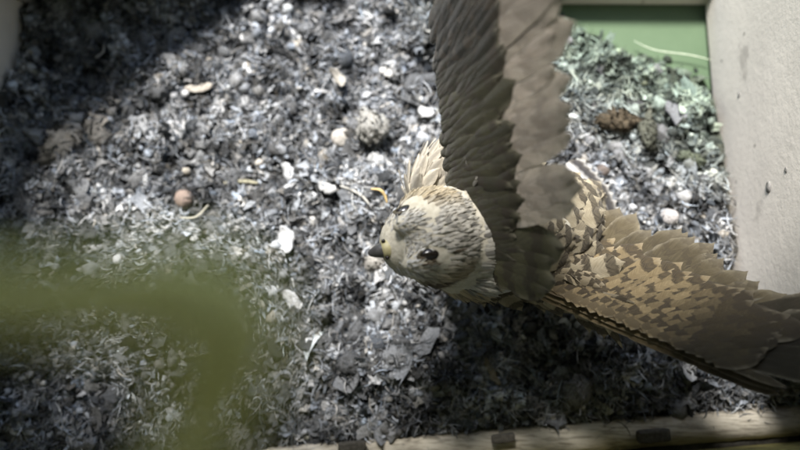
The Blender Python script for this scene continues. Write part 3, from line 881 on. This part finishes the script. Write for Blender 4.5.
# --- eyes and beak
M_eye = NT('eye'); b_ = M_eye.n('ShaderNodeBsdfPrincipled', Roughness=0.22); b_.inputs['Base Color'].default_value = rgb(0.012, 0.008, 0.006); b_.inputs['Specular IOR Level'].default_value = 0.5
M_eye.t.links.new(b_.outputs[0], M_eye.out.inputs['Surface'])
M_ring = simple_material('eye_skin', rgb(0.10, 0.085, 0.055), rgb(0.06, 0.05, 0.035), 900, 0.6, 0.3)
for k, s in enumerate((1, -1)):
    c = EYE[k]
    hit = tree.find_nearest(c)
    nrm = hit[1]
    bm = bmesh.new(); bmesh.ops.create_uvsphere(bm, u_segments=24, v_segments=16, radius=0.0044)
    o = bm_obj('eye', bm, M_eye.m, bird, True)
    o.matrix_local = frame(hit[0] - nrm * 0.0018, Fw, nrm) @ Matrix.Diagonal((0.66, 1.1, 0.7, 1))
    bm = bmesh.new()
    pts = [Vector((0.0038 * math.cos(q), 0.0047 * math.sin(q), 0)) for q in np.linspace(0, 2 * math.pi, 25)]
    tube_bm(bm, pts, [0.0007] * 25, 6)
    r_ = bm_obj('eyelid', bm, M_ring, o, True)
    r_.matrix_local = Matrix.Translation((0, 0, 0.0019))
M_beak = simple_material('beak_horn', rgb(0.045, 0.042, 0.04), rgb(0.10, 0.095, 0.09), 300, 0.45, 0.15, 0.5)
M_cere = simple_material('cere_skin', rgb(0.40, 0.35, 0.18), rgb(0.32, 0.28, 0.16), 500, 0.5, 0.2, 0.4)
bq = [(0.0180, -0.0022), (0.0225, -0.0020), (0.0252, -0.0036), (0.0263, -0.0066), (0.0258, -0.0104)]
pts = bez([HP(f, 0, u) - BINV for f, u in bq], 12)
bm = bmesh.new(); tube_bm(bm, pts, [0.0041 * (1 - (i / 11) ** 1.15) + 0.0003 for i in range(12)], 14, 0.9, Sd)
beak = bm_obj('beak', bm, M_beak, bird, True)
pts = bez([HP(f, 0, u) - BINV for f, u in ((0.0160, -0.0085), (0.0208, -0.009), (0.0245, -0.0088))], 8)
bm = bmesh.new(); tube_bm(bm, pts, [0.0052 * (1 - (i / 7) ** 1.5) + 0.0006 for i in range(8)], 12, 0.55, Sd)
bm_obj('lower_bill', bm, M_beak, beak, True)
pts = bez([HP(f, 0, u) - BINV for f, u in ((0.0170, -0.0020), (0.0200, -0.0016), (0.0226, -0.0020))], 6)
bm = bmesh.new(); tube_bm(bm, pts, [0.0048, 0.0050, 0.0051, 0.0050, 0.0048, 0.0044], 14, 0.9, Sd)
cere = bm_obj('cere', bm, M_cere, beak, True)
for s in (1, -1):
    bm = bmesh.new(); bmesh.ops.create_icosphere(bm, subdivisions=2, radius=0.0009)
    o = bm_obj('nostril', bm, M_eye.m, beak, True); o.location = HP(0.0222, s * 0.0034, 0.0016) - BINV

# --- wings
rows = [  # name, count, s range, c range, length range, angle from chord towards tip (deg), width, n, tint, pattern, underside
]
BR = (0.085, 0.062, 0.036)
RU = (0.40, 0.27, 0.13)
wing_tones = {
    'right': dict(prim=(0.05, 0.042, 0.026), sec=(0.68, 0.58, 0.48), cov=(0.066, 0.062, 0.032), under=(0.48, 0.42, 0.33)),  # backlit shade and bright fringe of the raised wing put into its tints
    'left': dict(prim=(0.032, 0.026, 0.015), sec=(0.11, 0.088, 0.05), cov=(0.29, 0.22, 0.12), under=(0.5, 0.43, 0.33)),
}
def put(parent, name, me, key, s, c, n, ang_deg, roll, scale=1.0):
    o, S_, C_, k = WING[key]
    N_ = wing_normal(key)
    ang_deg += random.gauss(0, 2.5); roll += random.gauss(0, 0.02); s += random.gauss(0, 0.06); c += random.gauss(0, 0.10); scale *= random.uniform(0.93, 1.06)
    p = wing_pt(key, s, c, n)
    d = C_ * math.cos(R(ang_deg)) + S_ * math.sin(R(ang_deg))
    # follow the camber
    p2 = wing_pt(key, s + math.sin(R(ang_deg)), c + math.cos(R(ang_deg)), n)
    d = (p2 - p).normalized()
    nn = (Matrix.Rotation(roll, 3, d) @ N_)
    ob = mesh_obj(name, me, M_feather, parent)
    ob.matrix_local = parent_inv(parent) @ frame(B(p), d, nn) @ Matrix.Scale(scale * k, 4)
    return ob
def parent_inv(pa): return pa.matrix_basis.inverted()

for key in ('right', 'left'):
    o_, S_, C_, k_ = WING[key]
    N_ = wing_normal(key)
    tn = wing_tones[key]
    sg = 1 if S_.cross(C_).dot(N_) > 0 else -1
    # marginal coverts: small scale feathers along the arm, the wing part's own mesh
    acc2 = dict(v=[], f=[], c=[], p=[], uv=[], n=0)
    acc['w'] = acc2
    r_ = random.Random(3 if key == 'right' else 4)
    for row in range(7):
        m = 44 if key == 'right' else 22
        if key == 'left' and row > 5: continue
        for i in range(m):
            s0 = -1.3 if key == 'right' else -0.6
            s = s0 + (9.0 - s0) * (i + 0.5 * (row % 2)) / (m - 1) + r_.gauss(0, 0.16 if key == 'right' else 0.08)
            c0 = 0.05 + (0.36 if key == 'right' else 0.50) * row - 0.03 * max(0, s - 6.5) * (1 + row * 0.4)
            nn = 0.30 - 0.03 * row
            p = wing_pt(key, s + r_.gauss(0, .06), c0 + r_.gauss(0, .14 if key == 'right' else .07), nn)
            d = (C_ * math.cos(R(24 + 3 * s)) + S_ * math.sin(R(24 + 3 * s))) + N_ * 0.03 + S_ * r_.gauss(0, .14)
            tint = np.array(tn['cov']) * r_.uniform(0.75, 1.25)
            if s > 5.2: tint = tint * max(0.22, 1 - (s - 5.2) * 0.35)
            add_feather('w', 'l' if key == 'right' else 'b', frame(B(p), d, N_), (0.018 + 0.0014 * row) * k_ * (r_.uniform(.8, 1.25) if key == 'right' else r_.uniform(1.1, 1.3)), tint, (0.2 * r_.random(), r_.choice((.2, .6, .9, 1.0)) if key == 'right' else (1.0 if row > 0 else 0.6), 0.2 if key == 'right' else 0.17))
        for i in range(m):                     # leading edge wraps round to the underside
            if row > 3: continue
            s = -0.2 + 9.2 * (i + 0.5 * (row % 2)) / (m - 1)
            p = wing_pt(key, s, 0.05 + 0.45 * row, -0.45)
            d = (C_ + S_ * 0.5) - N_ * 0.08
            add_feather('w', 's', frame(B(p), d, -N_), 0.013 * k_, np.array(tn['under']) * r_.uniform(0.8, 1.15), (0.3, 0, .2))
    for i in range(70):                        # slim feathers laid along the leading edge
        s = s0 + (10.2 - s0) * i / 69
        for rw in range(3):
            p = wing_pt(key, s + r_.gauss(0, .1), 0.18 - 0.14 * rw + r_.gauss(0, .03) + 0.01 * max(0, s - 6.5), 0.20 - 0.26 * rw)
            tint = np.array(tn['cov']) * r_.uniform(0.6, 1.0) * (max(0.3, 1 - max(0, s - 5.2) * 0.3))
            add_feather('w', 'h', frame(B(p), S_ + C_ * 0.12, (N_ - C_ * 0.5 * rw).normalized()), 0.020 * k_, tint, (0.3 * r_.random(), 0, .2))
    me = arrays_mesh('wing', np.concatenate(acc2['v']), np.concatenate(acc2['f']), np.concatenate(acc2['c']), np.concatenate(acc2['p']), np.concatenate(acc2['uv']))
    wing = mesh_obj('wing', me, M_feather, bird)
    wing['label'] = 'raised right wing, tinted dark as if against the light' if key == 'right' else 'left wing spread low, rufous at the base and dark towards the tip'
    # flight feathers
    ns = 10 if key == 'right' else 14
    for i in range(ns):                        # secondaries
        f = i / (ns - 1)
        me = feather_mesh('secondary_feather', np.array(tn['sec']) * random.uniform(0.85, 1.15), (0.15, random.uniform(.35, .7) if key == 'left' else 0.35, 0.55), nu=7, nv=16, L_=(0.071 if key == 'right' else 0.064) - 0.006 * abs(f - .4), W_=0.0175 if key == 'left' else 0.0125, tip=0.30, root=0.4, asym=0.12 * sg, camber=0.02, droop=0.01, ragged=0.03, seed=i)
        put(wing, 'secondary_feather', me, key, 0.2 + 6.2 * f, 1.2 - 0.3 * f, -0.05 - 0.004 * i, (22 + 8 * f) if key == 'right' else (10 + 32 * f), 0.05 * sg, random.uniform(0.95, 1.04))
    for i in range(10):                        # primaries
        f = i / 9
        me = feather_mesh('primary_feather', (np.array(tn['prim']) * random.uniform(0.85, 1.2) if key == 'left' or i > 5 else np.array((0.50, 0.43, 0.35)) * (1 - 0.13 * i)), (0.1, random.uniform(.15, .45), 0.6), nu=7, nv=18, L_=0.076 + 0.026 * math.sin(f * 2.2), W_=0.0165 - 0.003 * f, tip=0.35, root=0.4, asym=-0.25 * sg, camber=0.02, droop=0.02, ragged=0.02, seed=i + 20)
        put(wing, 'primary_feather', me, key, 6.5 + 2.4 * f, 0.85 - 0.5 * f, -0.07 + 0.008 * i, (24 + 54 * f) if key == 'right' else (46 + 33 * f), 0.06 * sg, 1.0)
    for i in range(13):                        # greater coverts
        f = i / 12
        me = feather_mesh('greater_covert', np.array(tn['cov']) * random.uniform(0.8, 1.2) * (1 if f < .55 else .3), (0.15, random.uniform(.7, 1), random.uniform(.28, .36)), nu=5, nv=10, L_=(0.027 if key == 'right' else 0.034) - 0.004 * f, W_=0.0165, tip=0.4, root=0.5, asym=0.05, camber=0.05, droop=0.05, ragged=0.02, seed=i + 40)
        put(wing, 'greater_covert', me, key, 0.0 + 8.2 * f, 1.35 - 0.5 * f, 0.08, (18 if key == 'right' else 8) + 30 * f ** 1.5, 0.10 * sg, 1.0)
    for i in range(14):                        # median coverts
        f = i / 13
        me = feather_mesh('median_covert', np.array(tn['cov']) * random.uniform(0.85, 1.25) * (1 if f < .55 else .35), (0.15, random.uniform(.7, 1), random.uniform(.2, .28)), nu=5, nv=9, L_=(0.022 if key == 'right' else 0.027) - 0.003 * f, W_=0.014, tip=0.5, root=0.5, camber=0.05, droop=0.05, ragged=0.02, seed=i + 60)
        put(wing, 'median_covert', me, key, -0.1 + 8.2 * f, 1.15 - 0.5 * f, 0.17, (18 if key == 'right' else 10) + 30 * f ** 1.5, 0.08 * sg, 1.0)
    for i in range(11):                        # tertials over the root
        if i > 3: break
        me = feather_mesh('tertial', np.array(tn['cov']) * random.uniform(0.8, 1.1) * (1.7 if key == 'right' else 1.0), (0.15, 0.9, 0.35), nu=7, nv=14, L_=0.055 - 0.004 * i, W_=0.019, tip=0.4, root=0.5, camber=0.05, droop=0.05, ragged=0.02, seed=i + 80)
        put(wing, 'tertial', me, key, -0.5 - 0.35 * i, 1.3 + 0.2 * i, 0.05 + 0.05 * i, (14 - 4 * i) if key == 'right' else (-4 - 10 * i), 0.05 * sg, 1.0)

# --- tail
tb = P(556, 208, 0.056); tt_ = P(604, 188, 0.030)
td = (tt_ - tb).normalized()
tn_ = (Vector((0, 0, 1)) - td * td.z).normalized()
tail = empty('tail', B(tb), bird)
for i in range(9):
    f = i / 8 * 2 - 1
    v, fc, uv = feather_grid(7, 20, (tt_ - tb).length * 1.08, 0.013, 0.22, 0.5, 0.1, 0.08, 0.02)
    col = np.tile(np.array([[0.66, 0.65, 0.64]]), (len(v), 1))
    band = (uv[:, 1] > 0.76) & (uv[:, 1] < 0.90)
    col[band] = (0.05, 0.047, 0.05)
    col[uv[:, 1] >= 0.90] = (0.82, 0.81, 0.79)
    me = arrays_mesh('tail_feather', v, fc, col, np.tile(np.array([[0.1, 0.35, 0.55]]), (len(v), 1)), uv)
    d = Matrix.Rotation(-0.26 * f, 3, tn_) @ td
    o = mesh_obj('tail_feather', me, M_feather, tail)
    o.matrix_local = Matrix.Translation(-B(tb)) @ frame(B(tb) + tn_ * 0.0006 * (4 - abs(i - 4)) + td.cross(tn_) * 0.006 * f, d, tn_)

# --- legs and feet, tucked under the breast
M_leg = simple_material('leg_scales', rgb(0.55, 0.40, 0.08), rgb(0.42, 0.30, 0.07), 900, 0.55, 0.4, 0.4)
for q in ((515, 262), (530, 215)):
    top = P(q[0], q[1], 0.034); g = ground_z(P(q[0], q[1], 0.01))
    an = Vector((top.x - 0.004, top.y, g + 0.008))
    bm = bmesh.new(); tube_bm(bm, bez([B(top), B((top + an) / 2 + Vector((0.004, 0, 0))), B(an)], 8), [0.0032] * 8, 8, 1.0, Vector((1, 0, 0)))
    leg = bm_obj('leg', bm, M_leg, bird, True)
    for dx, dy, l_ in ((-1, 0.0, 0.026), (-0.8, 0.55, 0.021), (-0.8, -0.55, 0.021), (1, 0.1, 0.018)):
        dd = Vector((dx, dy, 0)).normalized()
        bm = bmesh.new()
        tube_bm(bm, bez([B(an), B(an + dd * l_ * 0.5 + Vector((0, 0, 0.002))), B(an + dd * l_ + Vector((0, 0, -0.001)))], 8), [0.0026, 0.0025, 0.0024, 0.0025, 0.0024, 0.0022, 0.002, 0.0016], 8)
        toe = bm_obj('toe', bm, M_leg, leg, True)
        bm = bmesh.new()
        tube_bm(bm, bez([B(an + dd * l_), B(an + dd * (l_ + 0.005) + Vector((0, 0, 0.001))), B(an + dd * (l_ + 0.008) + Vector((0, 0, -0.004)))], 6), [0.0015, 0.0013, 0.0011, 0.0008, 0.0005, 0.0002], 6)
        bm_obj('talon', bm, M_beak, leg, True)

# ------------------------------------------------------------------ olive strand close to the lens, out of focus
M_strand = simple_material('olive_strand', rgb(0.88, 0.84, 0.42), rgb(0.82, 0.77, 0.38), 400, 0.6, 0.3, 0.3, 0.0005, trans=0.12)
def near(px, py, d):
    v = ROT @ Vector((px - 400.0, 225.0 - py, -FPX)); return CAM + v.normalized() * d
D = 0.050
strand = empty('near_strand', (CAM.x - 0.06, CAM.y + 0.0, ZT + 0.001))
tag(strand, 'blurred olive strand close to the lens at the lower left', 'grass strand')
SI = strand.location
def strand_part(name, pix, w, flat):
    pts = [near(x_, y_, d_) - SI for x_, y_, d_ in pix]
    pts = bez(pts, 30)
    bm = bmesh.new()
    tube_bm(bm, pts, [w * (0.5 + 0.5 * math.exp(-((i / 29 - 0.60) / 0.22) ** 2)) for i in range(30)], 8, flat, ROT @ Vector((0, 0, 1)))
    return bm_obj(name, bm, M_strand, strand, True)
roofp = Vector((SI.x, SI.y, ZT))
strand_part('strand_part', [(-420, 180, 0.075), (-200, 250, 0.060), (-40, 292, 0.050), (90, 300, 0.046), (185, 300, 0.043), (226, 335, 0.042), (214, 385, 0.042), (190, 450, 0.044), (160, 520, 0.047)], 0.0038, 0.6)
strand_part('strand_part', [(-420, 260, 0.075), (-200, 290, 0.062), (-60, 320, 0.052), (60, 322, 0.048), (150, 315, 0.045), (205, 312, 0.043), (228, 350, 0.042)], 0.0009, 0.6)
